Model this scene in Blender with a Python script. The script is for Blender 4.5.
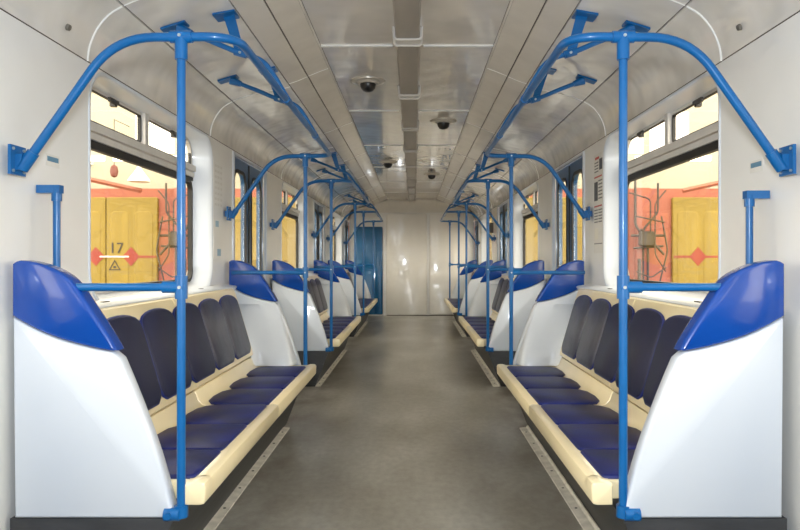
import bpy, bmesh, math, random
from mathutils import Vector
random.seed(7)
S = bpy.context.scene
C = S.collection
for o in list(bpy.data.objects): bpy.data.objects.remove(o)

# ------------------------------------------------------------------ camera
F, VX, VY = 700.0, 413.6, 259.8           # focal length and vanishing point in pixels of the 800x530 frame
CX, CZ = 0.0375, 1.174                    # camera sideways offset and eye height, metres
cam = bpy.data.cameras.new('camera'); cam.sensor_width = 36; cam.lens = F / 800 * 36
cam.shift_x = -(VX - 400) / 800; cam.shift_y = (VY - 265) / 800
cam.clip_start = 0.05; cam.clip_end = 200
co = bpy.data.objects.new('camera', cam); C.objects.link(co)
co.location = (CX, 0, CZ); co.rotation_euler = (math.pi / 2, 0, 0)
S.camera = co
def P(x, y, Y): return ((x - VX) * Y / F + CX, CZ - (y - VY) * Y / F)   # pixel at depth Y -> (X, Z)

# ------------------------------------------------------------------ world, flash, exposure
def lin(r, g, b):
    f = lambda c: (c / 12.92 if c <= .04045 else ((c + .055) / 1.055) ** 2.4)
    return tuple(f(v / 255) for v in (r, g, b)) + (1,)
W = bpy.data.worlds.new('depot_light'); S.world = W; W.use_nodes = True
bg = W.node_tree.nodes['Background']
bg.inputs[0].default_value = (1.0, .91, .775, 1); bg.inputs[1].default_value = 7.0
fl = bpy.data.lights.new('camera_flash', 'AREA'); fl.shape = 'DISK'; fl.size = .16; fl.energy = 60; fl.color = (.86, .93, 1)
fo = bpy.data.objects.new('camera_flash', fl); C.objects.link(fo)
fo.location = (CX, -.03, 1.42); fo.rotation_euler = (math.radians(94), 0, 0)
S.view_settings.view_transform = 'Standard'; S.view_settings.look = 'None'
S.view_settings.gamma = 1; S.view_settings.use_curve_mapping = False
S.view_settings.exposure = 0.0

# ------------------------------------------------------------------ materials
M = {}
def mat(name, col, rough=.4, metal=0, coat=0, var=0, vscale=6, bump=0, bscale=20, col2=None, detail=3, stretch=None, spec=.5):
    m = bpy.data.materials.new(name); m.use_nodes = True; M[name] = m
    N, L = m.node_tree.nodes, m.node_tree.links
    b = N['Principled BSDF']
    b.inputs['Base Color'].default_value = col; b.inputs['Roughness'].default_value = rough
    b.inputs['Metallic'].default_value = metal; b.inputs['Coat Weight'].default_value = coat
    b.inputs['Coat Roughness'].default_value = .06; b.inputs['Specular IOR Level'].default_value = spec
    tc = N.new('ShaderNodeTexCoord'); src = tc.outputs['Object']
    if stretch:
        mp = N.new('ShaderNodeMapping'); mp.inputs['Scale'].default_value = stretch
        L.new(src, mp.inputs[0]); src = mp.outputs[0]
    if var or col2:
        n = N.new('ShaderNodeTexNoise'); n.inputs['Scale'].default_value = vscale; n.inputs['Detail'].default_value = detail
        L.new(src, n.inputs['Vector'])
        r = N.new('ShaderNodeValToRGB'); r.color_ramp.elements[0].position = .32; r.color_ramp.elements[1].position = .68
        c2 = col2 or tuple(v * (1 - var) for v in col[:3]) + (1,)
        r.color_ramp.elements[0].color = c2; r.color_ramp.elements[1].color = col
        L.new(n.outputs['Fac'], r.inputs[0]); L.new(r.outputs[0], b.inputs['Base Color'])
    if bump:
        n2 = N.new('ShaderNodeTexNoise'); n2.inputs['Scale'].default_value = bscale; n2.inputs['Detail'].default_value = 2
        L.new(src, n2.inputs['Vector'])
        bp = N.new('ShaderNodeBump'); bp.inputs['Strength'].default_value = 1; bp.inputs['Distance'].default_value = bump
        L.new(n2.outputs['Fac'], bp.inputs['Height']); L.new(bp.outputs[0], b.inputs['Normal'])
    return m
mat('wall_white', lin(236, 235, 232), .28, coat=.3, var=.05, vscale=3, bump=.004, bscale=2.5)
mat('cove_white', lin(233, 229, 222), .22, coat=.8, var=.08, vscale=4, bump=.035, bscale=3)
mat('ceiling_panel', lin(230, 224, 216), .2, coat=1, var=.10, vscale=3, bump=.03, bscale=2.4)
mat('light_cover', lin(226, 220, 211), .25, coat=.3, var=.08, vscale=5, bump=.006, bscale=3)
mat('seam_dark', lin(70, 60, 52), .7)
mat('seam_white', lin(235, 235, 232), .4)
mat('duct', lin(168, 160, 150), .38, metal=.1, var=.2, vscale=9, stretch=(1, .2, 1))
mat('duct_clamp', lin(214, 210, 204), .3, metal=.1)
mat('floor', lin(146, 143, 137), .32, var=.25, vscale=1.6, bump=.0006, bscale=90, col2=lin(118, 112, 103), detail=9, spec=.45)
def floor_mat():
    m = M['floor']; N, L = m.node_tree.nodes, m.node_tree.links; b = N['Principled BSDF']
    tc = N.new('ShaderNodeTexCoord')
    def noise(sc, stretch, det, lo, hi, ca, cb):
        mp = N.new('ShaderNodeMapping'); mp.inputs['Scale'].default_value = stretch; L.new(tc.outputs['Object'], mp.inputs[0])
        n = N.new('ShaderNodeTexNoise'); n.inputs['Scale'].default_value = sc; n.inputs['Detail'].default_value = det; L.new(mp.outputs[0], n.inputs['Vector'])
        r = N.new('ShaderNodeValToRGB'); e = r.color_ramp.elements; e[0].position = lo; e[1].position = hi; e[0].color = ca; e[1].color = cb
        L.new(n.outputs['Fac'], r.inputs[0]); return r.outputs[0]
    a = noise(1.5, (1, .6, 1), 8, .35, .68, lin(136, 131, 121), lin(174, 172, 165))
    c = noise(5, (1.6, .3, 1), 3, .2, .8, (.86, .855, .84, 1), (1.0, 1.0, 1.0, 1))
    d = noise(28, (1, .6, 1), 8, .3, .7, (.78, .78, .77, 1), (1.0, 1.0, 1.0, 1))
    for x in (c, d):
        mx = N.new('ShaderNodeMix'); mx.data_type = 'RGBA'; mx.blend_type = 'MULTIPLY'; mx.inputs['Factor'].default_value = 1
        L.new(a, mx.inputs[6]); L.new(x, mx.inputs[7]); a = mx.outputs[2]
    # brown dirt trodden in along the seat bases
    sx = N.new('ShaderNodeSeparateXYZ'); L.new(tc.outputs['Object'], sx.inputs[0])
    ab = N.new('ShaderNodeMath'); ab.operation = 'ABSOLUTE'; L.new(sx.outputs[0], ab.inputs[0])
    mr = N.new('ShaderNodeMapRange'); mr.inputs[1].default_value = .55; mr.inputs[2].default_value = .82; L.new(ab.outputs[0], mr.inputs[0])
    dn_ = noise(6, (1, .5, 1), 6, .4, .65, (0, 0, 0, 1), (.75, .75, .75, 1))
    mm = N.new('ShaderNodeMath'); mm.operation = 'MULTIPLY'; L.new(mr.outputs[0], mm.inputs[0]); L.new(dn_, mm.inputs[1])
    mx = N.new('ShaderNodeMix'); mx.data_type = 'RGBA'; L.new(mm.outputs[0], mx.inputs['Factor']); L.new(a, mx.inputs[6]); mx.inputs[7].default_value = lin(96, 82, 68); a = mx.outputs[2]
    L.new(a, b.inputs['Base Color'])
    b.inputs['Roughness'].default_value = .30
floor_mat()
mat('rail_blue', lin(9, 97, 162), .32, coat=.1, spec=.4, var=.12, vscale=10)
mat('rail_bolt', lin(190, 200, 205), .3, metal=.7)
mat('panel_white', lin(214, 220, 228), .3, coat=.25, var=.03, vscale=3)
mat('panel_blue', lin(8, 70, 162), .25, coat=.4, var=.15, vscale=5)
mat('beige', lin(246, 229, 187), .3, coat=.3, var=.07, vscale=4)
mat('navy', lin(23, 36, 108), .42, spec=.3, var=.35, vscale=7, bump=.0008, bscale=160, col2=lin(28, 34, 74))
mat('navy_back', lin(38, 42, 72), .45, spec=.3, var=.3, vscale=7, bump=.0008, bscale=160, col2=lin(34, 37, 60))
mat('piping', lin(22, 38, 108), .4)
mat('navy_worn', lin(74, 77, 92), .38, var=.4, vscale=11, bump=.0012, bscale=120, col2=lin(38, 41, 64), detail=8, stretch=(2.5, 1, .5))
mat('kick_black', lin(66, 67, 69), .5, var=.35, vscale=5, bump=.001, bscale=30, stretch=(1, .3, 4))
mat('strip_metal', lin(224, 218, 205), .45, metal=0, var=.3, vscale=14)
mat('rubber', lin(24, 23, 22), .55)
mat('aluminium', lin(208, 204, 198), .32, metal=0, var=.1, vscale=10)
mat('door_blue', lin(26, 82, 128), .3, coat=.3, var=.2, vscale=5)
mat('locker_blue', lin(14, 92, 142), .24, coat=.5, var=.2, vscale=4, bump=.006, bscale=3)
mat('black_plastic', lin(22, 21, 22), .3)
mat('flange', lin(200, 194, 184), .3, metal=.4)
mat('paper', lin(224, 222, 216), .5, var=.05, vscale=20)
mat('ink_grey', lin(120, 120, 122), .6)
mat('ink_dark', lin(84, 88, 94), .6, var=.4, vscale=40)
mat('ink_red', lin(190, 90, 84), .6)
mat('ink_faint', lin(214, 212, 208), .5)
mat('bar_blue', lin(92, 134, 160), .5)
mat('ink_blue', lin(150, 180, 200), .5)
mat('speaker_grey', lin(110, 106, 98), .5)
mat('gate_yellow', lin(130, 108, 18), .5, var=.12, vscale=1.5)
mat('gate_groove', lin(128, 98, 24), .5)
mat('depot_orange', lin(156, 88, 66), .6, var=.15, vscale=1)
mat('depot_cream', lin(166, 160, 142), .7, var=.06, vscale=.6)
mat('diamond_red', lin(128, 36, 14), .5)
mat('pipe_dark', lin(60, 50, 38), .5, var=.3, vscale=5)
mat('sign_black', lin(40, 30, 22), .5)
mat('line_white', lin(225, 222, 210), .5)
mat('concrete', lin(120, 112, 100), .8, var=.2, vscale=1)
mat('lamp_red', lin(110, 56, 46), .4)
mat('lamp_white', lin(240, 236, 222), .4)
def emit(name, col, st):
    m = bpy.data.materials.new(name); m.use_nodes = True; M[name] = m
    b = m.node_tree.nodes['Principled BSDF']; b.inputs['Base Color'].default_value = col
    b.inputs['Emission Color'].default_value = col; b.inputs['Emission Strength'].default_value = st
emit('day_pane', (1, .97, .9, 1), .6)
emit('tube_light', (1, .95, .82, 1), 4)
def glass(name, tint):
    m = bpy.data.materials.new(name); m.use_nodes = True; M[name] = m
    N, L = m.node_tree.nodes, m.node_tree.links
    N.remove(N['Principled BSDF'])
    t = N.new('ShaderNodeBsdfTransparent'); t.inputs[0].default_value = tint
    g = N.new('ShaderNodeBsdfGlossy'); g.inputs['Roughness'].default_value = .03
    lw = N.new('ShaderNodeLayerWeight'); lw.inputs[0].default_value = .5
    pw = N.new('ShaderNodeMath'); pw.operation = 'POWER'; pw.inputs[1].default_value = 5
    ma = N.new('ShaderNodeMath'); ma.operation = 'MULTIPLY_ADD'; ma.inputs[1].default_value = .45; ma.inputs[2].default_value = .025
    L.new(lw.outputs['Facing'], pw.inputs[0]); L.new(pw.outputs[0], ma.inputs[0])
    mx = N.new('ShaderNodeMixShader')
    L.new(ma.outputs[0], mx.inputs[0]); L.new(t.outputs[0], mx.inputs[1]); L.new(g.outputs[0], mx.inputs[2])
    L.new(mx.outputs[0], N['Material Output'].inputs[0])
glass('glass', (.95, .95, .92, 1))

# ------------------------------------------------------------------ mesh helpers
ORG = {}
class MB:
    def __init__(s): s.v = []; s.f = []
    def add(s, vs, fs):
        k = len(s.v); s.v += [tuple(p) for p in vs]; s.f += [tuple(i + k for i in f) for f in fs]; return s
    def box(s, x0, x1, y0, y1, z0, z1):
        x0, x1 = sorted((x0, x1)); y0, y1 = sorted((y0, y1)); z0, z1 = sorted((z0, z1))
        return s.add([(x0,y0,z0),(x1,y0,z0),(x1,y1,z0),(x0,y1,z0),(x0,y0,z1),(x1,y0,z1),(x1,y1,z1),(x0,y1,z1)],
                     [(0,3,2,1),(4,5,6,7),(0,1,5,4),(1,2,6,5),(2,3,7,6),(3,0,4,7)])
    def rings(s, rs, caps=True, closed=True):
        n = len(rs[0]); vs = [p for r in rs for p in r]; fs = []
        for a in range(len(rs) - 1):
            for i in range(n if closed else n - 1):
                j = (i + 1) % n; fs.append((a*n+i, a*n+j, (a+1)*n+j, (a+1)*n+i))
        if caps: fs.append(tuple(range(n-1, -1, -1))); fs.append(tuple((len(rs)-1)*n + i for i in range(n)))
        return s.add(vs, fs)
    def tube(s, path, r, seg=12, caps=True):
        path = [Vector(p) for p in path]; rs = []; nrm = None
        for i, p in enumerate(path):
            t = ((path[i+1] - p) if i == 0 else (p - path[i-1]) if i == len(path)-1 else
                 ((path[i+1]-p).normalized() + (p-path[i-1]).normalized())).normalized()
            if nrm is None:
                a = Vector((0,0,1)) if abs(t.z) < .9 else Vector((1,0,0)); nrm = t.cross(a).normalized()
            else: nrm = (nrm - t * nrm.dot(t)).normalized()
            b = t.cross(nrm); rr = r[i] if isinstance(r, (list, tuple)) else r
            rs.append([p + (nrm*math.cos(2*math.pi*k/seg) + b*math.sin(2*math.pi*k/seg))*rr for k in range(seg)])
        return s.rings(rs, caps)
    def lathe(s, c, prof, seg=20):
        return s.rings([[(c[0]+r*math.cos(2*math.pi*k/seg), c[1]+r*math.sin(2*math.pi*k/seg), c[2]+z) for k in range(seg)] for r, z in prof])
    def sheet(s, A, B):                       # strip between two open polylines
        n = len(A); return s.add(list(A)+list(B), [(i, i+1, n+i+1, n+i) for i in range(n-1)])
    def build(s, name, m, parent=None, flip=False, recalc=True, sharp=35):
        o0 = ORG.get(parent.name, Vector((0,0,0))) if parent else Vector((0,0,0))
        me = bpy.data.meshes.new(name)
        me.from_pydata([tuple(Vector(p) - o0) for p in s.v], [], s.f)
        if recalc:
            bm = bmesh.new(); bm.from_mesh(me); bmesh.ops.recalc_face_normals(bm, faces=bm.faces)
            bm.to_mesh(me); bm.free()
        for p in me.polygons: p.use_smooth = len(p.vertices) <= 8
        me.set_sharp_from_angle(angle=math.radians(sharp))
        me.materials.append(M[m])
        o = bpy.data.objects.new(name, me); C.objects.link(o)
        if parent: o.parent = parent
        ORG[o.name] = o0
        return o
def tag(o, label=None, cat=None, group=None, kind=None):
    if label: o['label'] = label
    if cat: o['category'] = cat
    if group: o['group'] = group
    if kind: o['kind'] = kind
    return o
def thing(name, loc, label=None, cat=None, group=None, kind=None):
    o = bpy.data.objects.new(name, None); C.objects.link(o); o.location = loc; o.empty_display_size = .1
    ORG[o.name] = Vector(loc); return tag(o, label, cat, group, kind)
KIDS = {}
def copy_tree(o, parent=None, dy=0, label=None):
    c = o.copy(); C.objects.link(c); c.parent = parent
    if parent is None: c.location.y += dy
    if label: c['label'] = label
    for ch in list(o.children): copy_tree(ch, c)
    return c
def inset(poly, d):
    n = len(poly); A = sum(poly[i][0]*poly[(i+1)%n][1] - poly[(i+1)%n][0]*poly[i][1] for i in range(n)); sg = 1 if A > 0 else -1
    out = []
    for i in range(n):
        p, q, r = Vector(poly[i-1]), Vector(poly[i]), Vector(poly[(i+1) % n])
        a, b = (q-p).normalized(), (r-q).normalized()
        na, nb = Vector((-a.y, a.x))*sg, Vector((-b.y, b.x))*sg
        m = na + nb
        if m.length < 1e-6: m = na
        m.normalize(); k = d / max(.5, m.dot(na)); out.append(tuple(q + m*k))
    return out
def rrect(x0, x1, y0, y1, r, n=6):
    out = []
    for cx, cy, a0 in ((x1-r, y1-r, 0), (x0+r, y1-r, 90), (x0+r, y0+r, 180), (x1-r, y0+r, 270)):
        for k in range(n+1):
            a = math.radians(a0 + 90*k/n); out.append((cx + r*math.cos(a), cy + r*math.sin(a)))
    return out
def catmull(p, n=3):
    out = []
    for i in range(len(p)-1):
        a, b, c, d = p[max(i-1, 0)], p[i], p[i+1], p[min(i+2, len(p)-1)]
        for k in range(n):
            t = k/n
            out.append(tuple(.5*((2*b[j]) + (c[j]-a[j])*t + (2*a[j]-5*b[j]+4*c[j]-d[j])*t*t + (-a[j]+3*b[j]-3*c[j]+d[j])*t**3) for j in range(len(b))))
    return out + [tuple(p[-1])]
def fillet(path, r, n=7):                      # round the corners of a 3D polyline
    path = [Vector(p) for p in path]; out = [path[0]]
    for i in range(1, len(path)-1):
        p, q, s = path[i-1], path[i], path[i+1]; rr = r[i-1] if isinstance(r, (list, tuple)) else r
        a, b = (p-q).normalized(), (s-q).normalized(); A, B = q+a*rr, q+b*rr
        for k in range(n+1):
            t = k/n; out.append(A*(1-t)**2 + q*2*t*(1-t) + B*t*t)
    return out + [path[-1]]
def plate(outer, holes, f, d0, d1):            # flat plate with holes; f(u,v,d)->xyz
    bm = bmesh.new()
    for loop in [outer] + holes:
        vs = [bm.verts.new((u, v, 0)) for u, v in loop]
        for i in range(len(vs)): bm.edges.new((vs[i], vs[(i+1) % len(vs)]))
    bmesh.ops.triangle_fill(bm, use_beauty=True, edges=bm.edges[:])
    bm.verts.index_update()
    V = [(v.co.x, v.co.y) for v in bm.verts]; Fs = [tuple(v.index for v in fa.verts) for fa in bm.faces]; bm.free()
    mb = MB(); mb.add([f(u, v, d0) for u, v in V], Fs)
    if d1 is not None:
        n = len(V); mb.add([f(u, v, d1) for u, v in V], Fs)
        k = 0
        for loop in [outer] + holes:
            m = len(loop); mb.f += [(k+i, k+(i+1) % m, n+k+(i+1) % m, n+k+i) for i in range(m)]; k += m
    return mb
def pad(outline, rs, f):                       # closed outline swept through (inset, height) rings
    mb = MB(); mb.rings([[f(u, v, h) for u, v in (inset(outline, d) if d else outline)] for d, h in rs]); return mb

# ------------------------------------------------------------------ layout along the car (metres)
PITCH = 4.19
B0, B1 = 2.30, 4.94                            # first bench: its two posts
Y_REAR, Y_END = -2.2, 14.76
WIN = (2.89, 4.64, .985, 1.972); DOOR = (5.20, 6.33, 0.0, 1.965)
XW, XG = 1.30, 1.42
Z_TOP = 1.985
SIDES = ((-1, 'left'), (1, 'right'))
SN = {-1: "locker side", 1: "side opposite the locker"}
ORD = ['third', 'second', 'first']

# ------------------------------------------------------------------ setting: floor, walls
fb = MB(); fb.box(-1.31, 1.31, Y_REAR, Y_END, -.06, 0)
tag(fb.build('floor', 'floor'), 'worn grey brown linoleum floor down the aisle', 'floor', kind='structure')

wi = [WIN[0] + PITCH*k for k in (-1, 0, 1, 2)]; di = [DOOR[0] + PITCH*k for k in (-1, 0, 1, 2)]
wn = dn = 0
for s, side in SIDES:
    outer = [(Y_REAR, 0)]
    for y in di:
        outer += [(y, 0), (y, DOOR[3]), (y + DOOR[1]-DOOR[0], DOOR[3]), (y + DOOR[1]-DOOR[0], 0)]
    outer += [(Y_END, 0), (Y_END, Z_TOP), (Y_REAR, Z_TOP)]
    holes = [rrect(y, y + WIN[1]-WIN[0], WIN[2], WIN[3], .15) for y in wi]
    w = plate(outer, holes, lambda u, v, d, s=s: (s*d, u, v), XW, XW + .012).build('wall_' + side, 'wall_white')
    tag(w, 'glossy white side wall, ' + SN[s], 'wall', kind='structure')

# windows -----------------------------------------------------------
def make_window(s, y0):
    global wn; wn += 1
    y1 = y0 + WIN[1] - WIN[0]; z0, z1 = WIN[2], WIN[3]; ym = (y0 + y1)/2
    k = round((y0 - WIN[0])/PITCH)
    lab = ('window over the ' + ORD[k] + ' bench from the end wall, ' + SN[s]) if k >= 0 else 'window of the next bay back, ' + SN[s]
    t = thing('window_%d' % wn, (s*XW, ym, z0), lab, 'window', kind='structure')
    g = lambda u, v, d: (s*d, u, v)
    base = rrect(y0, y1, z0, z1, .15, 8)
    # white moulded surround: proud lip, rolled edge, tapered reveal
    inn = rrect(y0+.05, y1-.05, z0+.035, z1-.014, .12, 8)
    rs = [(-.011, XW + .001, 0), (-.010, XW - .005, 0), (-.003, XW - .006, 0), (.003, XW - .002, .05), (.006, XW + .008, .15), (.006, XW + .02, .25), (0, XG, 1)]
    mb = MB(); mb.rings([[g(a[0]*(1-k)+b[0]*k, a[1]*(1-k)+b[1]*k, d) for a, b in zip(inset(base, i), inn)] for i, d, k in rs], caps=False)
    mb.build('surround', 'panel_white', t)
    yi0, yi1, zi0, zi1 = y0 + .05, y1 - .05, z0 + .035, z1 - .014
    # aluminium frame round the opening
    fr = plate(inset(inn, -.004), [inset(inn, .014)], g, XG - .006, XG + .02).build('frame', 'aluminium', t)
    zt0, zt1 = 1.690, 1.788
    MB().box(s*(XG-.03), s*(XG+.02), yi0, yi1, zt0+.060, zt1).build('transom', 'aluminium', t)
    MB().box(s*(XG-.020), s*(XG+.02), yi0, yi1, zt0+.024, zt0+.054).build('transom', 'aluminium', t)
    MB().box(s*(XG-.012), s*(XG+.02), yi0, yi1, zt0, zt0+.022).build('rubber_seal', 'rubber', t)
    lower = rrect(yi0+.012, yi1-.012, zi0+.012, zt0+.004, .075)
    plate(lower, [inset(lower, .020)], g, XG - .014, XG + .015).build('rubber_seal', 'rubber', t)
    pg = pad(inset(lower, .015), [(0, XG + .002), (0, XG + .007)], g).build('pane', 'glass', t)
    # ventilator panes above
    MB().box(s*(XG-.024), s*(XG+.02), ym-.024, ym+.024, zt1-.002, zi1+.004).build('mullion', 'aluminium', t)
    for a, b in ((yi0+.008, ym-.026), (ym+.026, yi1-.008)):
        q = rrect(a, b, zt1+.004, zi1-.004, .03)
        plate(q, [inset(q, .012)], g, XG - .004, XG + .014).build('vent_seal', 'rubber', t)
        pad(inset(q, .006), [(0, XG + .002), (0, XG + .006)], g).build('vent_pane', 'glass', t)
        yc = a + (b-a)*.52
        l = MB(); l.box(s*(XG-.03), s*(XG-.004), yc-.014, yc+.014, zi1-.05, zi1-.018)
        l.box(s*(XG-.036), s*(XG-.022), yc-.075, yc+.022, zi1-.040, zi1-.020).build('latch', 'black_plastic', t)
    # moulded ledge below
    return t
for s, _ in SIDES:
    for y in wi: make_window(s, y)

# doors -----------------------------------------------------------
def make_door(s, y0):
    global dn; dn += 1
    y1 = y0 + DOOR[1]-DOOR[0]; ym = (y0+y1)/2; zt = DOOR[3]
    k = round((y0 - DOOR[0])/PITCH)
    where = ['beyond the third bench', 'between the second and first bench', 'between the first bench and the end wall']
    where = {-1: 'in front of the third bench', 0: 'between the third and second bench', 1: 'between the second and first bench', 2: 'between the first bench and the end wall'}[k]
    t = thing('door_%d' % dn, (s*XW, ym, 0), 'blue sliding double door ' + where + ', ' + SN[s], 'door', kind='structure')
    g = lambda u, v, d: (s*d, u, v)
    # white trim round the opening and its reveal
    o = [(y0-.03, .001), (y1+.03, .001), (y1+.03, zt+.012), (y0-.03, zt+.012)]
    h = [(y0+.004, .002), (y1-.004, .002), (y1-.004, zt-.006), (y0+.004, zt-.006)]
    mb = MB()
    for bx in ((y0-.03, y0+.004, .001, zt+.012), (y1-.004, y1+.03, .001, zt+.012), (y0, y1, zt-.006, zt+.012)):
        mb.box(s*(XW-.008), s*(XW+.020), *bx)
    mb.build('door_trim', 'panel_white', t)
    for a, b in ((y0+.002, ym-.003), (ym+.003, y1-.002)):
        ol = rrect(a, b, .012, zt-.004, .012, 3); hl = rrect(a+.10, b-.10, .82, 1.86, .09)
        lf = plate(ol, [hl], g, XW + .022, XW + .062).build('door_leaf', 'door_blue', t)
        plate(inset(hl, -.014), [inset(hl, .010)], g, XW + .017, XW + .03).build('window_seal', 'rubber', lf)
        pad(inset(hl, .006), [(0, XW + .032), (0, XW + .038)], g).build('pane', 'glass', lf)
        sgn = 1 if a < ym - .1 else -1
        e = b if sgn == 1 else a
        MB().box(s*(XW+.017), s*(XW+.023), e - sgn*.016, e - sgn*.001, .02, zt-.02).build('edge_seal', 'rubber', lf)
    return t
for s, _ in SIDES:
    for y in di: make_door(s, y)

# ceiling -----------------------------------------------------------
ceil = thing('ceiling', (0, 6, 2.4), 'glossy panelled ceiling with curved coves and a central cable duct', 'ceiling', kind='structure')
YC = 14.36                                      # ceiling ends here, the cornice runs down to the end wall
lowc = catmull([(1.300, 1.990), (1.292, 2.05), (1.262, 2.12), (1.215, 2.178), (1.158, 2.214)], 3)
upc = catmull([(1.150, 2.218), (1.06, 2.252), (.93, 2.282), (.815, 2.302), (.775, 2.312)], 3)
band1 = [(.769, 2.314), (.71, 2.334), (.650, 2.3595)]
band2 = [(.6435, 2.3635), (.575, 2.392), (.515, 2.414)]
prof_back = [(1.33, 1.99), (1.31, 2.10), (1.24, 2.20), (1.15, 2.245), (.8, 2.335), (.64, 2.39), (.5, 2.45), (0, 2.45)]
full = [(-a, z) for a, z in prof_back] + [(a, z) for a, z in reversed(prof_back[:-1])]
bk = MB(); bk.sheet([(x, Y_REAR, z) for x, z in full], [(x, Y_END, z) for x, z in full]); bk.build('ceiling_backing', 'seam_dark', ceil)
ribs = [Y_REAR] + [y for k in (-1, 0, 1, 2) for y in (2.87 + PITCH*k, 4.60 + PITCH*k)] + [YC]
def strip(prof, s, y0, y1, name, m, g=.0025, th=.008):
    A = [(s*a, z) for a, z in prof]; n = len(A)
    B = [(x*1.0 , z + th) for x, z in A]
    loop = A + B[::-1]
    nY = max(1, int((y1-y0)/1.2))
    mb = MB(); mb.rings([[(x, y0+g + (y1-y0-2*g)*j/nY, z) for x, z in loop] for j in range(nY+1)])
    return mb.build(name, m, ceil, sharp=30)
for s, _ in SIDES:
    for a, b in zip(ribs, ribs[1:]):
        strip(lowc, s, a, b, 'cove_panel', 'cove_white'); strip(upc, s, a, b, 'cove_panel', 'cove_white')
        if a > 0 or b > 2:
            for y in ((a,) if a > Y_REAR else ()):
                mb = MB(); mb.tube([(s*(x-.001), y, z-.001) for x, z in lowc], .0045, 8); mb.build('cove_bead', 'seam_white', ceil)
                mb = MB(); mb.tube([(s*x, y, z-.001) for x, z in upc], .003, 6); mb.build('cove_bead', 'seam_white', ceil)
    lb = [Y_REAR] + [2.75 + 1.78*k for k in range(-2, 7)] + [YC]
    for a, b in zip(lb, lb[1:]):
        strip(band1, s, a, b, 'light_cover', 'light_cover'); strip(band2, s, a, b, 'light_cover', 'light_cover')
    for a in lb[1:-1]:
        mb = MB(); mb.tube([(s*x, a, z-.0005) for x, z in band1], .003, 6); mb.tube([(s*x, a, z-.0005) for x, z in band2], .003, 6)
        mb.build('cover_bead', 'seam_white', ceil)
    mb = MB(); mb.tube([(s*.508, Y_REAR+.01, 2.416), (s*.508, YC, 2.416)], .007, 6); mb.build('edge_bead', 'light_cover', ceil)
cs = [Y_REAR] + [4.07 + 1.77*k for k in range(-3, 6)] + [YC]
for a, b in zip(cs, cs[1:]):
    for x0, x1 in ((-.50, -.004), (.004, .50)):
        MB().box(x0, x1, a+.002, b-.002, 2.42, 2.432).build('ceiling_panel', 'ceiling_panel', ceil)
for y in cs[1:-1]:
    MB().box(-.5, -.085, y-.011, y+.011, 2.413, 2.4215).build('seam_strip', 'seam_white', ceil)
    MB().box(.095, .5, y-.011, y+.011, 2.413, 2.4215).build('seam_strip', 'seam_white', ceil)
# cornice at the end wall
cp = catmull([(YC, 2.418), (14.50, 2.40), (14.62, 2.34), (14.70, 2.26), (14.735, 2.165)], 4)
for s in (-1, 1):
    pr = [(0, 0), (.5, 0), (.77, -.105), (1.15, -.20), (1.30, -.42)]
    rows = [[(s*x, y, max(z + dz*(1-i/(len(cp)-1)*1.0), 1.98 if x > 1.2 else 2.1)) for i, (y, z) in enumerate(cp)] for x, dz in pr]
    mb = MB()
    for a, b in zip(rows, rows[1:]): mb.sheet(a, b)
    mb.build('cornice', 'cove_white', ceil, sharp=60)

# end walls -----------------------------------------------------------
we = thing('wall_end', (0, Y_END, 0), 'white end wall with two tall glossy panels', 'wall', kind='structure')
MB().box(-1.32, 1.32, Y_END, Y_END+.05, 0, 2.46).build('wall_sheet', 'wall_white', we)
mat('end_white', lin(238, 234, 227), .16, coat=1, var=.06, vscale=3, bump=.03, bscale=2.4)
f_end = lambda u, v, d: (u, Y_END - d, v)
for x0, x1 in ((-.535, .318), (.372, 1.16)):
    pad(rrect(x0, x1, .012, 2.15, .05), [(0, 0), (0, .010), (.006, .016), (.018, .018)], f_end).build('wall_panel', 'end_white', we)
MB().box(.325, .365, Y_END-.024, Y_END, .01, 2.15).build('seam_trim', 'wall_white', we)
MB().box(-.60, -.545, Y_END-.03, Y_END, .005, 2.15).build('seam_trim', 'wall_white', we)
MB().box(-.53, 1.2, Y_END-.026, Y_END-.0, .0, .012).build('threshold', 'seam_dark', we)
wr = MB(); wr.box(-1.32, 1.32, Y_REAR-.05, Y_REAR, 0, 2.46)
tag(wr.build('wall_rear', 'wall_white'), 'plain white wall closing the car behind the aisle', 'wall', kind='structure')

# blue locker door at the end wall
lk = thing('locker_door', (-.90, Y_END, 0), 'tall glossy blue locker door against the white end wall', 'locker')
pad(rrect(-1.205, -.615, .02, 1.87, .03), [(0, .001), (0, .035), (.008, .045), (.02, .047)], f_end).build('door_panel', 'locker_blue', lk)
pad(rrect(-.775, -.63, .05, 1.84, .02), [(0, .047), (.004, .055), (.012, .057)], f_end).build('side_panel', 'locker_blue', lk)
pad(rrect(-1.18, -.79, .98, 1.84, .02), [(0, .047), (.004, .055), (.012, .057)], f_end).build('upper_panel', 'locker_blue', lk)
pad(rrect(-1.18, -.79, .05, .95, .02), [(0, .047), (.004, .055), (.012, .057)], f_end).build('lower_panel', 'locker_blue', lk)
MB().box(-1.205, -.615, Y_END-.04, Y_END-.002, .004, .018).build('sill', 'seam_white', lk)

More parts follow.
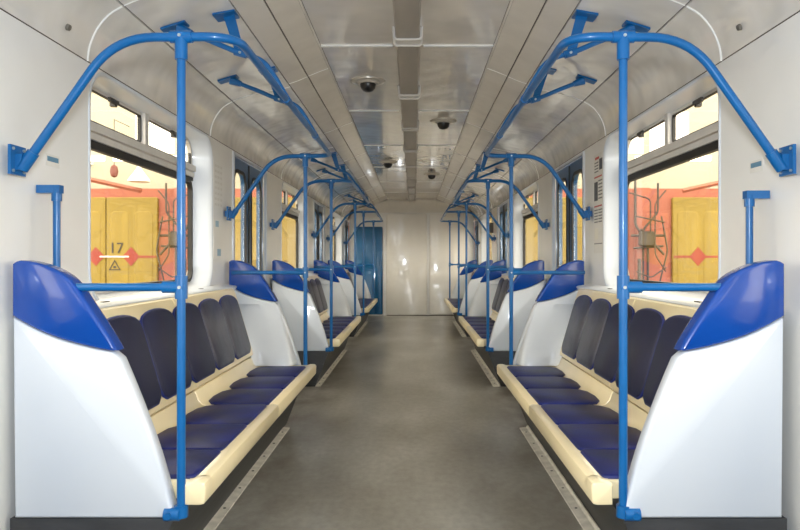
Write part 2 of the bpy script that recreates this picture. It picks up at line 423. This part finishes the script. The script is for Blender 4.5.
# cable duct under the ceiling -----------------------------------------------------------
duct = thing('cable_duct', (.006, 6, 2.42), 'grey metal cable duct running along the ceiling centre', 'duct')
dc = [3.79 + 1.27*k for k in range(-4, 9)]
ys = [Y_REAR+.02] + dc + [YC]
for a, b in zip(ys, ys[1:]):
    pad([(-.060, 2.366), (-.052, 2.358), (.064, 2.358), (.072, 2.366), (.072, 2.419), (-.060, 2.419)], [(0, a+.001), (0, b-.001)],
        lambda u, v, h: (u, h, v)).build('duct_section', 'duct', duct)
for y in dc:
    for dy in (-.055, .055):
        p = [(-.072, 2.419), (-.069, 2.366), (-.060, 2.350), (.072, 2.350), (.081, 2.366), (.084, 2.419)]
        mb = MB(); mb.tube([(x, y+dy, z) for x, z in p], .006, 6)
        mb.build('clamp', 'duct_clamp', duct)
    pad([(-.066, 2.362), (-.058, 2.354), (.070, 2.354), (.078, 2.362), (.078, 2.418), (-.066, 2.418)], [(0, y-.05), (0, y+.05)],
        lambda u, v, h: (u, h, v)).build('joint_sleeve', 'duct_clamp', duct)

# dome cameras -----------------------------------------------------------
for (x, y), lab in (((-.28, 4.87), 'black ceiling dome on round plate, first along the aisle from the near benches'),
                    ((.305, 6.27), 'black ceiling dome on round plate, above the doors, locker-free side'),
                    ((-.288, 8.9), 'black ceiling dome on round plate, above the second bench, locker side'),
                    ((.30, 10.14), 'black ceiling dome on round plate, closest to the end wall')):
    t = thing('ceiling_dome', (x, y, 2.42), lab, 'dome', 'ceiling domes')
    mb = MB(); mb.lathe((x, y, 2.42), [(.118, -.001), (.116, -.008), (.105, -.013), (.085, -.012), (.07, -.008)], 28); mb.build('mounting_plate', 'flange', t)
    mb = MB(); mb.lathe((x, y, 2.42), [(.074, -.009), (.074, -.016), (.066, -.024), (.055, -.024)], 24); mb.build('ring', 'flange', t)
    mb = MB(); mb.lathe((x, y, 2.42), [(.056, -.022), (.056, -.03), (.050, -.055), (.034, -.073), (.012, -.081)], 24); mb.build('dome', 'black_plastic', t)

# ------------------------------------------------------------------ seat partitions
OFF = -.012
YP = 2.285
def dpx(pts): return [(-(P(x, y, YP)[0] - OFF), P(x, y, YP)[1]) for x, y in pts]
up = catmull(dpx([(12.5, 265), (20, 261.5), (35, 263.5), (52, 269), (66, 277), (76, 287), (88, 305), (100, 323), (109, 337), (115.5, 348.5)]), 3) + dpx([(117, 352)])
lo = catmull(dpx([(112, 352.3), (104, 351), (92, 348.5), (74, 344), (52, 337), (32, 328), (12.5, 317)]), 3)
frt = catmull(dpx([(117, 352.5), (128, 378), (140, 408), (152, 440), (161, 468), (167, 490), (171, 505), (173, 516)]), 3)
bot = dpx([(170, 518.5), (14, 518.5)])
WHITE = lo[::-1] + frt[1:] + bot
BLUE = up + lo
def partition(s, ya, T=.062, mould=False):
    """ya = face that looks along the aisle toward the doors side start; panel occupies ya..ya+T"""
    t = thing('seat_partition', (OFF + s*1.0, ya + T/2, .33), None, 'partition', 'curved seat end partitions')
    g = lambda u, v, h: (OFF + s*u, ya + h, v)
    r = .010
    rs = [(r, 0), (r*.35, r*.25), (0, r), (0, T-r), (r*.35, T-r*.25), (r, T)]
    pad(WHITE, rs, g).build('white_panel', 'panel_white', t, sharp=50)
    rb = [(.011, -.006), (.005, -.004), (.001, .001), (0, .008), (0, T-.008), (.001, T-.001), (.005, T+.004), (.011, T+.006)]
    tg = pad([(u, v + .004) for u, v in BLUE], rb, g).build('blue_cap', 'panel_blue', t, sharp=50)
    if mould:                                   # base swells toward the seats
        rows = []
        for z, dep, rd in ((.447, .16, .18), (.50, .155, .18), (.56, .12, .175), (.63, .08, .165), (.70, .045, .145), (.76, .02, .11), (.82, .006, .06), (.86, .001, .004)):
            fz = [p for p in frt if p[1] <= z]; df = max((fz[0][0] if fz else frt[0][0]) + .012, .70)
            if z > .86: df = 1.0 + (z-.86)*.3
            bd = 1.046 + (z-.545)*.294
            rows.append([(OFF + s*x, y, z) for x, y in catmull([(df, ya+.02), (df+.004, ya-dep*.6), (df+.03, ya-dep), (bd-.10, ya-dep-.01*(rd > .1)), (bd-.025, ya-rd*.85), (bd+.04, ya-rd), (bd+.07, ya+.02)], 3)])
        mb = MB(); mb.rings(rows, closed=True); mb.build('base_moulding', 'panel_white', t, sharp=60)
    return t
for s, _ in SIDES:
    pa = partition(s, B0 - .016); pb = partition(s, B1 + .022, mould=True)
    for k in range(3):
        a = pa if k == 0 else copy_tree(pa, None, PITCH*k)
        b = pb if k == 0 else copy_tree(pb, None, PITCH*k)
        a['label'] = 'blue-capped white partition, outer end of %s bench from end wall, %s' % (ORD[k], SN[s])
        b['label'] = 'blue-capped white partition, end-wall end of %s bench from end wall, %s' % (ORD[k], SN[s])

# ------------------------------------------------------------------ benches
def bench(s):
    t = thing('bench', (OFF + s*1.0, (B0+B1)/2, 0), None, 'bench', 'beige benches with navy cushions')
    ya, yb = B0 + .052, B1 - .024; ym = 3.555
    ya_n = B0 - .005                                            # the nose runs on past the partition foot
    g = lambda u, v, h: (OFF + s*u, h, v)
    seat = [(.655, .367), (.641, .370), (.634, .379), (.632, .428), (.636, .439), (.648, .444), (.672, .444), (.695, .437), (.99, .434),
            (1.02, .441), (1.042, .462), (1.052, .492), (1.060, .508), (1.080, .510), (1.084, .40), (1.07, .372)]
    nose = [p for p in seat[:8]] + [(.704, .437), (.704, .368)]
    back = [(1.060, .516), (1.046, .528), (1.046, .545), (1.165, .950), (1.176, .974), (1.195, .982), (1.215, .975), (1.215, .95), (1.10, .53), (1.085, .516)]
    for a, b in ((ya, ym-.003), (ym+.003, yb)):
        e = .012; bb = min(b, 4.775)
        mb = pad(seat, [(e, a), (e*.3, a+e*.3), (0, a+e), (0, b-e), (e*.3, b-e*.3), (e, b)], g)
        if a == ya:                                             # end block of the nose in front of the partition edge
            mb2 = pad(nose, [(.008, ya_n), (.0025, ya_n+.003), (0, ya_n+.009), (0, a+.02)], g); mb.add(mb2.v, mb2.f)
        mb.build('seat_shell', 'beige', t)
        pad(back, [(.006, a), (0, a+.006), (0, bb-.006), (.006, bb)], g).build('back_shell', 'beige', t)
    # white ledge behind the backrest
    led = [(1.19, .984), (1.20, .992), (1.284, 1.004), (1.284, .955), (1.21, .955)]
    pad(led, [(0, ya), (0, yb)], g).build('ledge', 'panel_white', t)
    for yc in (B0 + .63, B0 + 1.95):
        MB().box(OFF + s*1.235, OFF + s*1.25, yc-.03, yc+.03, .994, 1.0005).build('ledge_slot', 'rubber', t)
    sb = [ya + .004, 2.69, 3.105, 3.545, 3.955, 4.365, 4.79]         # seat cushion boundaries
    for i in range(6):
        y0, y1 = sb[i], sb[i+1] - (.024 if i == 2 else 0)
        c = (y0+y1)/2; hw = (y1-y0)/2 - .004
        # seat cushion: square front, rounded back
        ol = [(.684, c-hw+.022), (.689, c-hw+.006), (.705, c-hw), (.93, c-hw+.002), (.985, c-hw+.03), (1.015, c-hw+.085), (1.024, c),
              (1.015, c+hw-.085), (.985, c+hw-.03), (.93, c+hw-.002), (.705, c+hw), (.689, c+hw-.006), (.684, c+hw-.022)]
        q = lambda u, v, h: (OFF + s*u, v, .434 + h)
        pad(ol, [(0, 0), (0, .007), (.003, .012), (.009, .015)], q).build('seat_cushion', 'navy', t, sharp=60)
        # back cushion: arched top
        c = 2.845 + .4155*(i-1); hb = .2025
        if i == 0: c, hb = 2.515, .150
        ol = []; h0, h1 = .028, .428
        for k in range(11):
            a = math.pi*k/10; ol.append((c + hb*math.cos(a), h1 - .07 + .07*math.sin(a)**.65 if k not in (0, 10) else h1-.07))
        ol += [(c-hb, h0+.05), (c-hb+.015, h0+.018), (c-hb+.05, h0), (c+hb-.05, h0), (c+hb-.015, h0+.018), (c+hb, h0+.05)]
        ux, uz = (1.165-1.046), (.950-.545); ln = math.hypot(ux, uz); ux /= ln; uz /= ln
        q = lambda u, v, h: (OFF + s*(1.046 + ux*v - uz*h), u, .545 - .015 + uz*v + ux*h*.6)
        bc = pad(ol, [(0, -.002), (0, .012), (.003, .018), (.010, .022)], q).build('back_cushion', 'navy_worn' if i in (4, 5) else 'navy_back', t, sharp=60)
        mb = MB(); lp = [q(u, v, .010) for u, v in inset(ol, .001)]; mb.tube(lp + lp[:1], .0065, 6, False); mb.build('piping', 'piping', bc)
    kick = [(.735, .328), (.862, .0), (1.27, 0), (1.27, .328)]
    pad([(.75, .37), (.742, .329), (1.2, .329), (1.2, .37)], [(0, ya+.002), (0, yb-.002)], g).build('seat_frame', 'kick_black', t)
    pad(kick, [(0, B0-.012), (0, B1+.08)], g).build('kick_base', 'kick_black', t)
    return t
for s, _ in SIDES:
    b = bench(s)
    for k in range(3):
        o = b if k == 0 else copy_tree(b, None, PITCH*k)
        o['label'] = 'beige bench with six navy cushions, %s bench from end wall, %s' % (ORD[k], SN[s])

# metal floor strips along the benches
tn = 0
def floor_strip(s):
    global tn; tn += 1
    t = thing('trim_%d' % tn, (-.025 + s*.83, (B0+B1)/2, 0), None, 'trim', kind='structure')
    o = -.025
    pad([(.800, .0005), (.802, .005), (.846, .009), (.855, .02), (.862, .02), (.862, .0005)], [(0, B0-.01), (0, B1-.06)],
        lambda u, v, h: (o + s*u, h, v)).build('metal_strip', 'strip_metal', t)
    for k in range(9):
        y = B0 + .12 + .29*k
        mb = MB(); mb.lathe((o + s*.826, y, .0068), [(.008, -.001), (.007, .002), (.003, .003)], 10); mb.build('screw', 'kick_black', t)
    return t
for s, _ in SIDES:
    f0 = floor_strip(s)
    for k in range(3):
        o = f0 if k == 0 else copy_tree(f0, None, PITCH*k)
        if k: tn += 1; o.name = 'trim_%d' % tn
        o['label'] = 'screwed metal floor strip along %s bench from end wall, %s' % (ORD[k], SN[s])

# ------------------------------------------------------------------ blue handrails
ZB, XP, XR = 1.906, .726, .545
def handrail(s):
    t = thing('handrail', (s*XP, (B0+B1)/2, .33), None, 'handrail', 'blue tubular handrails over the benches')
    R = .0148
    def arm(Y): return [(s*1.243, Y, 1.482), (s*.945, Y, ZB-.002), (s*XP, Y, ZB)]
    path = arm(B0) + [(s*XR, B0, ZB+.002), (s*XR, B1, ZB+.002)] + arm(B1)[::-1]
    pp = fillet(path, [.13, .01, .115, .115, .01, .13], 9)
    mb = MB(); mb.tube(pp, R, 14); mb.build('rail', 'rail_blue', t, sharp=60)
    for Y, d in ((B0, 1), (B1, -1)):
        mb = MB(); mb.tube([(s*XP, Y, .335), (s*XP, Y, ZB-.01)], R*.95, 14); mb.build('post', 'rail_blue', t, sharp=60)
        mb = MB(); mb.tube([(s*XP, Y, ZB-.075), (s*XP, Y, ZB+.012)], .0205, 14); mb.tube([(s*(XP+.036), Y, ZB), (s*(XP-.036), Y, ZB)], .0198, 14)
        tee = mb.build('tee_joint', 'rail_blue', t, sharp=60)
        mb = MB(); mb.tube([(s*XP, Y-.0235, ZB), (s*XP, Y-.018, ZB)], .0055, 10); mb.build('bolt', 'rail_bolt', tee)
        # wall plate and socket
        mb = MB(); mb.box(s*1.262, s*1.272, Y-.042, Y+.046, 1.452, 1.548); mb.box(s*1.272, s*1.299, Y+.012, Y+.044, 1.48, 1.52)
        wp = mb.build('wall_plate', 'rail_blue', t)
        mb = MB(); d1 = Vector((s*1.243, Y, 1.482)); d2 = (Vector((s*.945, Y, ZB)) - d1).normalized()
        mb.tube([d1 - d2*.012, d1 + d2*.055], .020, 14)
        mb.box(s*1.240, s*1.264, Y-.018, Y+.018, 1.468, 1.520)
        mb.build('socket', 'rail_blue', wp, sharp=60)
        for zz in (1.464, 1.536):
            for yy in (-.022, .022):
                mb = MB(); mb.tube([(s*1.263, Y+yy*1.4, zz), (s*1.257, Y+yy*1.4, zz)], .005, 8); mb.build('bolt', 'rail_bolt', wp)
        # waist bar to the partition / wall
        zm = 1.084
        mb = MB(); mb.tube([(s*XP, Y, zm), (s*(1.245 if d == -1 else 1.12), Y, zm)], R*.9, 12); mb.build('waist_bar', 'rail_blue', t, sharp=60)
        mb = MB(); mb.tube([(s*XP, Y, zm-.038), (s*XP, Y, zm+.038)], .0205, 14); mb.tube([(s*(XP-.012), Y, zm), (s*(XP+.06), Y, zm)], .0195, 14)
        te2 = mb.build('tee_joint', 'rail_blue', t, sharp=60)
        mb = MB(); mb.tube([(s*XP, Y-.0235, zm), (s*XP, Y-.018, zm)], .0055, 10); mb.build('bolt', 'rail_bolt', te2)
        # foot clamp fixed to the partition corner
        mb = MB(); mb.tube([(s*XP, Y, .330), (s*XP, Y, .368)], .0225, 14); mb.tube([(s*XP, Y-.012, .342), (s*(XP+.05), Y-.012, .342)], .021, 14)
        fc = mb.build('foot_clamp', 'rail_blue', t, sharp=60)
        mb = MB(); mb.tube([(s*(XP+.034), Y-.038, .343), (s*(XP+.034), Y-.028, .343)], .012, 10); mb.build('cap', 'rail_blue', fc)
    # ceiling brackets: strap and curved strut meeting on the rail
    for Y in (B0 + .92, B0 + 1.85):
        cur = catmull([(s*1.03, Y, 2.232), (s*.90, Y, 2.182), (s*.775, Y, 2.130), (s*.70, Y, 2.108), (s*.645, Y, 2.075), (s*.60, Y, 2.012), (s*.572, Y, 1.965), (s*XR, Y, ZB+.012)], 4)
        mb = MB(); mb.tube(cur, .0125, 12); mb.build('strut', 'rail_blue', t, sharp=60)
        mb = MB()
        c = [(1.115, 2.231), (1.005, 2.265), (1.005, 2.257), (1.115, 2.222)]
        mb.rings([[(s*x, y, z) for x, z in c] for y in (Y-.036, Y+.036)])
        mb.tube([(s*1.045, Y, 2.238), (s*.985, Y, 2.215)], [.026, .016], 12)
        pl = mb.build('strut_plate', 'rail_blue', t)
        mb = MB()
        c = [(.875, 2.291), (.775, 2.309), (.775, 2.301), (.875, 2.283)]
        mb.rings([[(s*x, y, z) for x, z in c] for y in (Y-.05, Y+.05)]); mb.build('strap_plate', 'rail_blue', t)
        mb = MB()
        w0, w1 = .026, .020
        mb.rings([[(s*(.812-w0), Y-.003, 2.30), (s*(.812+w0), Y-.003, 2.295), (s*(.812+w0), Y+.003, 2.295), (s*(.812-w0), Y+.003, 2.30)],
                  [(s*(.757-w1), Y-.003, 2.115), (s*(.757+w1), Y-.003, 2.115), (s*(.757+w1), Y+.003, 2.115), (s*(.757-w1), Y+.003, 2.115)]])
        st = mb.build('strap', 'rail_blue', t)
        mb = MB(); mb.tube([(s*.785, Y, 2.133), (s*.73, Y, 2.117)], .0185, 12); cl = mb.build('clamp', 'rail_blue', t, sharp=60)
        mb = MB(); mb.tube([(s*.757, Y-.025, 2.122), (s*.757, Y-.017, 2.122)], .006, 10); mb.build('bolt', 'rail_bolt', cl)
        mb = MB(); mb.tube([(s*XR, Y-.03, ZB+.002), (s*XR, Y+.03, ZB+.002)], .0195, 14); mb.build('rail_clamp', 'rail_blue', t, sharp=60)
    return t
for s, _ in SIDES:
    h = handrail(s)
    for k in range(3):
        o = h if k == 0 else copy_tree(h, None, PITCH*k)
        o['label'] = 'blue tubular handrail above the %s bench from end wall, %s' % (ORD[k], SN[s])

# short grab rods on the walls beside the outermost partitions
for s, _ in SIDES:
    Y = 2.49; z = 1.425 if s < 0 else 1.405
    t = thing('grab_rod', (s*1.27, Y, 1.0), 'short blue vertical grab rod on the wall, ' + SN[s], 'grab rod', 'wall grab rods')
    mb = MB(); mb.tube([(s*1.232, Y, 1.03), (s*1.232, Y, z)], .0125, 12); mb.build('rod', 'rail_blue', t, sharp=60)
    for zz in (z, 1.03):
        mb = MB(); mb.box(s*1.215, s*1.297, Y-.016, Y+.016, zz-.014, zz+.014); br = mb.build('bracket', 'rail_blue', t)
        mb = MB(); sg = -1 if zz > 1.2 else 1
        mb.tube([(s*1.232, Y, zz), (s*1.232, Y, zz + sg*.042)], .0175, 12); mb.build('collar', 'rail_blue', br, sharp=60)

# ------------------------------------------------------------------ small things on the walls
for s, _ in SIDES:
    # sticker
    (x, y) = (52.5, 161) if s < 0 else (756.5, 166)
    Y = F*abs(s*XW - CX)/abs(x - VX); z = CZ - (y - VY)*Y/F
    t = thing('wall_sticker', (s*XW, Y, z), 'small white wall label with a blue bar, ' + SN[s], 'label', 'small wall labels')
    MB().box(s*(XW-.0015), s*(XW-.0002), Y-.048, Y+.048, z-.022, z+.022).build('label_card', 'paper', t)
    MB().box(s*(XW-.0022), s*(XW-.0014), Y-.040, Y+.040, z-.004, z+.014).build('blue_bar', 'bar_blue', t)
    # screw plug in the cove
    mb = MB(); mb.tube([(s*1.273, 2.67, 2.058), (s*1.2835, 2.67, 2.062)], [.011, .013], 12)
    tag(mb.build('screw_plug', 'speaker_grey'), 'small dark plug in the curved cove, ' + SN[s], 'plug', 'cove plugs')
# notice on the right wall: printed sheet with lines and pictures
def notice(s, Y0, Y1, z0, z1, blocks, lab, pm, name='notice_sheet'):
    t = thing(name, (s*XW, (Y0+Y1)/2, z0), lab, 'notice')
    MB().box(s*(XW-.002), s*(XW-.0002), Y0, Y1, z0, z1).build('sheet', pm, t)
    for i, (u0, u1, v0, v1, m) in enumerate(blocks):
        a, b = (Y1 - (Y1-Y0)*u0, Y1 - (Y1-Y0)*u1) if s > 0 else (Y0 + (Y1-Y0)*u0, Y0 + (Y1-Y0)*u1)
        MB().box(s*(XW-.0028), s*(XW-.0019), a, b, z1 - (z1-z0)*v0, z1 - (z1-z0)*v1).build('print_block' if (u1-u0) < .9 and (v1-v0) > .05 else 'print_line', m, t)
bl = [(.15, .6, .03, .055, 'ink_red'), (.62, .95, .06, .17, 'ink_dark')]
bl += [(.08, .52, .08+.03*i, .092+.03*i, 'ink_grey') for i in range(4)]
bl += [(.05, .9, .225, .24, 'ink_red'), (.05, .45, .28, .47, 'ink_dark')]
bl += [(.52, .95, .27+.035*i, .283+.035*i, 'ink_grey') for i in range(6)]
bl += [(.05, .9, .52, .535, 'ink_red')]
bl += [(.05 + .48*(i % 2), .45 + .48*(i % 2), .56+.03*(i//2), .572+.03*(i//2), 'ink_grey') for i in range(10)]
bl += [(.1, .5, .75, .86, 'line_white'), (.05, .95, .90, .91, 'ink_grey')]
notice(1, 4.665, 4.893, 1.22, 1.90, bl, 'printed notice with pictures and text columns on the wall by the door', 'paper')
bl = [(.1 + .3*(i % 3), .34 + .3*(i % 3), .06+.055*(i//3), .085+.055*(i//3), 'ink_faint') for i in range(24)]
bl += [(.2, .55, .62, .68, 'ink_blue'), (.4, .8, .9, .97, 'ink_blue')]
notice(-1, 4.675, 4.893, 1.18, 1.86, bl, 'faded pale notice with faint text and blue smudges on the wall by the door', 'wall_white', 'faded_notice')
# small loudspeaker box on the right wall further on
mb = thing('wall_speaker', (XW, 11.12, 1.66), 'small grey box fixed high on the wall by the first bench', 'speaker')
pad(rrect(11.06, 11.18, 1.60, 1.76, .015), [(0, XW-.001), (0, XW-.05), (.008, XW-.06)], lambda u, v, h: (h, u, v)).build('housing', 'speaker_grey', mb)
for i in range(4): MB().box(XW-.064, XW-.058, 11.075, 11.165, 1.63+.028*i, 1.642+.028*i).build('grille_slot', 'rubber', mb)

# ------------------------------------------------------------------ depot outside the windows
YD = 16.9
gr = MB(); gr.box(-30, 30, -20, YD+8, -1.2, -1.1)
tag(gr.build('depot_floor', 'concrete'), 'grey concrete depot floor outside the car', 'ground', kind='structure')
dw = thing('depot_wall', (0, YD, -1.1), 'orange and cream depot end wall seen through the windows', 'wall', kind='structure')
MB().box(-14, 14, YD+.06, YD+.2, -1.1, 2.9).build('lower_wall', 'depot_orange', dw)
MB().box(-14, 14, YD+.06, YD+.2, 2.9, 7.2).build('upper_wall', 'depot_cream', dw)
for s in (-1, 1):
    for x in (5.55, 9.2, 1.6):
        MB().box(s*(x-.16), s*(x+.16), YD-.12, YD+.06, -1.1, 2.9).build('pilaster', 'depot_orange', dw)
for s in (-1, 1):
    for x0, x1 in ((4.4, 5.6), (5.75, 6.7), (7.9, 9.2)):
        wv = MB(); wv.box(s*x0, s*x1, YD+.05, YD+.058, 3.75, 4.75); wv.build('high_window', 'day_pane', dw)
def gate(x0, x1, lab, marks):
    t = thing('depot_gate', ((x0+x1)/2, YD, -1.1), lab, 'gate', 'yellow depot gates')
    xm = (x0+x1)/2; g = lambda u, v, h: (u, YD - h, v)
    for a, b in ((x0, xm-.01), (xm+.01, x1)):
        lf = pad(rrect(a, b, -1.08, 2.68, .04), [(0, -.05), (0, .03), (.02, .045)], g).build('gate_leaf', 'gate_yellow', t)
        w = (b-a-.2)/2
        for i in range(2):
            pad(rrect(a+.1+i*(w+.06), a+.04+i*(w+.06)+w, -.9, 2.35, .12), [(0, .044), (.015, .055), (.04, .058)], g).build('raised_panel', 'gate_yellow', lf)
    for (x, w, h, m) in marks:
        zc = P(0, 256.5, YD)[1]
        pad([(x-w/2, zc), (x, zc-h/2), (x+w/2, zc), (x, zc+h/2)], [(0, .059), (0, .066)], g).build('red_diamond', m, t)
    if marks:
        MB().box(x0+.02, x1-.02, YD-.0635, YD-.057, P(0, 257.8, YD)[1], P(0, 255.6, YD)[1]).build('red_line', 'diamond_red', t)
    return t
px = lambda x: P(x, 0, YD)[0]
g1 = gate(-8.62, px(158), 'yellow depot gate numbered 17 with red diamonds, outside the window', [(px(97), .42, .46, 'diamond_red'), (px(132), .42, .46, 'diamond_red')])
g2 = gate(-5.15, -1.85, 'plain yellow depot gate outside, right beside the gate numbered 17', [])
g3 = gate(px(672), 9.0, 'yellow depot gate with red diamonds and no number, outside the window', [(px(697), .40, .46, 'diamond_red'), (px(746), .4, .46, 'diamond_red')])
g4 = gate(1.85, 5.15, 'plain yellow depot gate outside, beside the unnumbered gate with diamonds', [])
# number 17, white line, warning triangle on the first gate
MB().box(px(101), px(130), YD-.075, YD-.066, P(0, 257.3, YD)[1], P(0, 255.9, YD)[1]).build('white_line', 'line_white', g1)
cu = bpy.data.curves.new('number', 'FONT'); cu.body = '17'; cu.size = .36; cu.extrude = .004; cu.align_x = 'CENTER'; cu.align_y = 'CENTER'
tmp = bpy.data.objects.new('number_tmp', cu); C.objects.link(tmp)
bpy.context.view_layer.update()
me = bpy.data.meshes.new_from_object(tmp.evaluated_get(bpy.context.evaluated_depsgraph_get())); bpy.data.objects.remove(tmp)
nx, nz = P(117.5, 248.5, YD)
no = bpy.data.objects.new('number', me); C.objects.link(no); me.materials.clear(); me.materials.append(M['sign_black'])
no.parent = g1; no.rotation_euler = (math.pi/2, 0, 0); no.location = Vector((nx, YD-.07, nz)) - ORG[g1.name]
tx, tz = P(115.8, 266, YD)
tri = [(tx-.145, tz-.10), (tx+.145, tz-.10), (tx, tz+.15)]
gg = lambda u, v, h: (u, YD - h, v)
plate(tri, [inset(tri, .022)], gg, .062, .068).build('warning_triangle', 'sign_black', g1)
MB().box(tx-.03, tx+.03, YD-.068, YD-.062, tz-.05, tz+.0).build('triangle_mark', 'sign_black', g1)

# pipes on the orange bays
for s in (-1, 1):
    t = thing('pipe_run', (s*5.6, YD-.2, -1.1), 'tangle of dark pipes on the orange bay beside the gate %s' % ('numbered 17' if s < 0 else 'with diamonds and no number'), 'pipes', 'depot pipes')
    X = lambda v: s*v; Yp = YD - .22
    runs = [([(5.32, 3.1), (5.32, 2.0), (5.62, 1.6), (5.62, -.8)], .03), ([(5.85, 3.0), (5.85, 2.3), (5.5, 1.9), (5.5, .2), (5.75, -.2), (5.75, -1)], .025),
            ([(5.2, 1.75), (6.0, 1.75)], .03), ([(5.25, 1.45), (5.95, 1.5)], .025), ([(5.9, 2.2), (6.05, 1.4), (5.85, .6)], .02),
            ([(5.4, 1.9), (5.95, 1.3)], .03), ([(5.15, .0), (6.0, .05)], .02), ([(5.35, -.5), (5.35, 1.2)], .045),
            ([(5.1, 2.75), (5.6, 2.6), (5.6, 1.8)], .018), ([(5.95, 2.8), (5.7, 2.5), (5.7, 1.3), (5.95, .9)], .016), ([(5.25, .9), (5.6, .75), (5.95, 1.0)], .016), ([(5.2, 2.2), (5.9, 2.05)], .018)]
    for i, (pts, r) in enumerate(runs):
        mb = MB(); mb.tube(fillet([(X(a), Yp - .03*i, z) for a, z in pts], .1, 4) if len(pts) > 2 else [(X(a), Yp-.03*i, z) for a, z in pts], r, 8); mb.build('pipe', 'pipe_dark', t)
    pad(rrect(5.38, 5.72, 1.5, 1.85, .05), [(0, 0), (0, .12), (.02, .14)], lambda u, v, h: (X(u), Yp - .05 - h, v)).build('junction_box', 'pipe_dark', t)
# orange beam, depot tube lamps, pendant lamps
for s in (-1, 1):
    who = 'numbered 17' if s < 0 else 'with diamonds and no number'
    mb = MB(); mb.tube([(s*8.3, YD-.6, 3.22), (s*6.3, YD-.6, 2.78)], .055, 4)
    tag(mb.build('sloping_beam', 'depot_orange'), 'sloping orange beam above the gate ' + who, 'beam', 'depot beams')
    for j, (xa, xb, z, yy) in enumerate(((8.6, 6.9, 3.42, 1.2), (6.7, 5.0, 3.42, 1.2), (4.6, 2.9, 3.5, 1.2))):
        t = thing('tube_lamp', (s*(xa+xb)/2, YD-yy, z), '%s fluorescent tube lamp from outside, above the gate %s' % (('first', 'second', 'third')[j], who), 'lamp', 'depot tube lamps')
        MB().box(s*(xa+xb)/2-.03, s*(xa+xb)/2+.03, YD-yy, YD+.055, z+.05, z+.09).build('wall_arm', 'lamp_white', t)
        MB().box(s*xa, s*xb, YD-yy-.06, YD-yy+.06, z+.03, z+.09).build('housing', 'lamp_white', t)
        mb = MB(); mb.tube([(s*xa*1.0, YD-yy, z), (s*xb, YD-yy, z)], .035, 8); mb.build('tube', 'tube_light', t)
mb = thing('pendant_lamp', (-6.85, YD-.8, 3.2), 'small red hanging lamp above the gate numbered 17', 'lamp')
q = MB(); q.lathe((-6.85, YD-.8, 3.2), [(.02, .16), (.07, .12), (.095, .0), (.07, -.1), (.02, -.13)], 14); q.build('shade', 'lamp_red', mb)
q = MB(); q.tube([(-6.85, YD-.8, 3.34), (-6.85, YD-.8, 4.4), (-6.85, YD+.055, 4.4)], .01, 6); q.build('cord', 'pipe_dark', mb)
mb = thing('pendant_lamp', (-6.28, YD-.8, 3.1), 'white cone shaped hanging lamp beside the small red lamp', 'lamp')
q = MB(); q.lathe((-6.28, YD-.8, 3.0), [(.03, .34), (.06, .26), (.24, .02), (.25, -.03)], 16); q.build('shade', 'lamp_white', mb)
q = MB(); q.tube([(-6.28, YD-.8, 3.32), (-6.28, YD-.8, 4.4), (-6.28, YD+.055, 4.4)], .01, 6); q.build('cord', 'pipe_dark', mb)
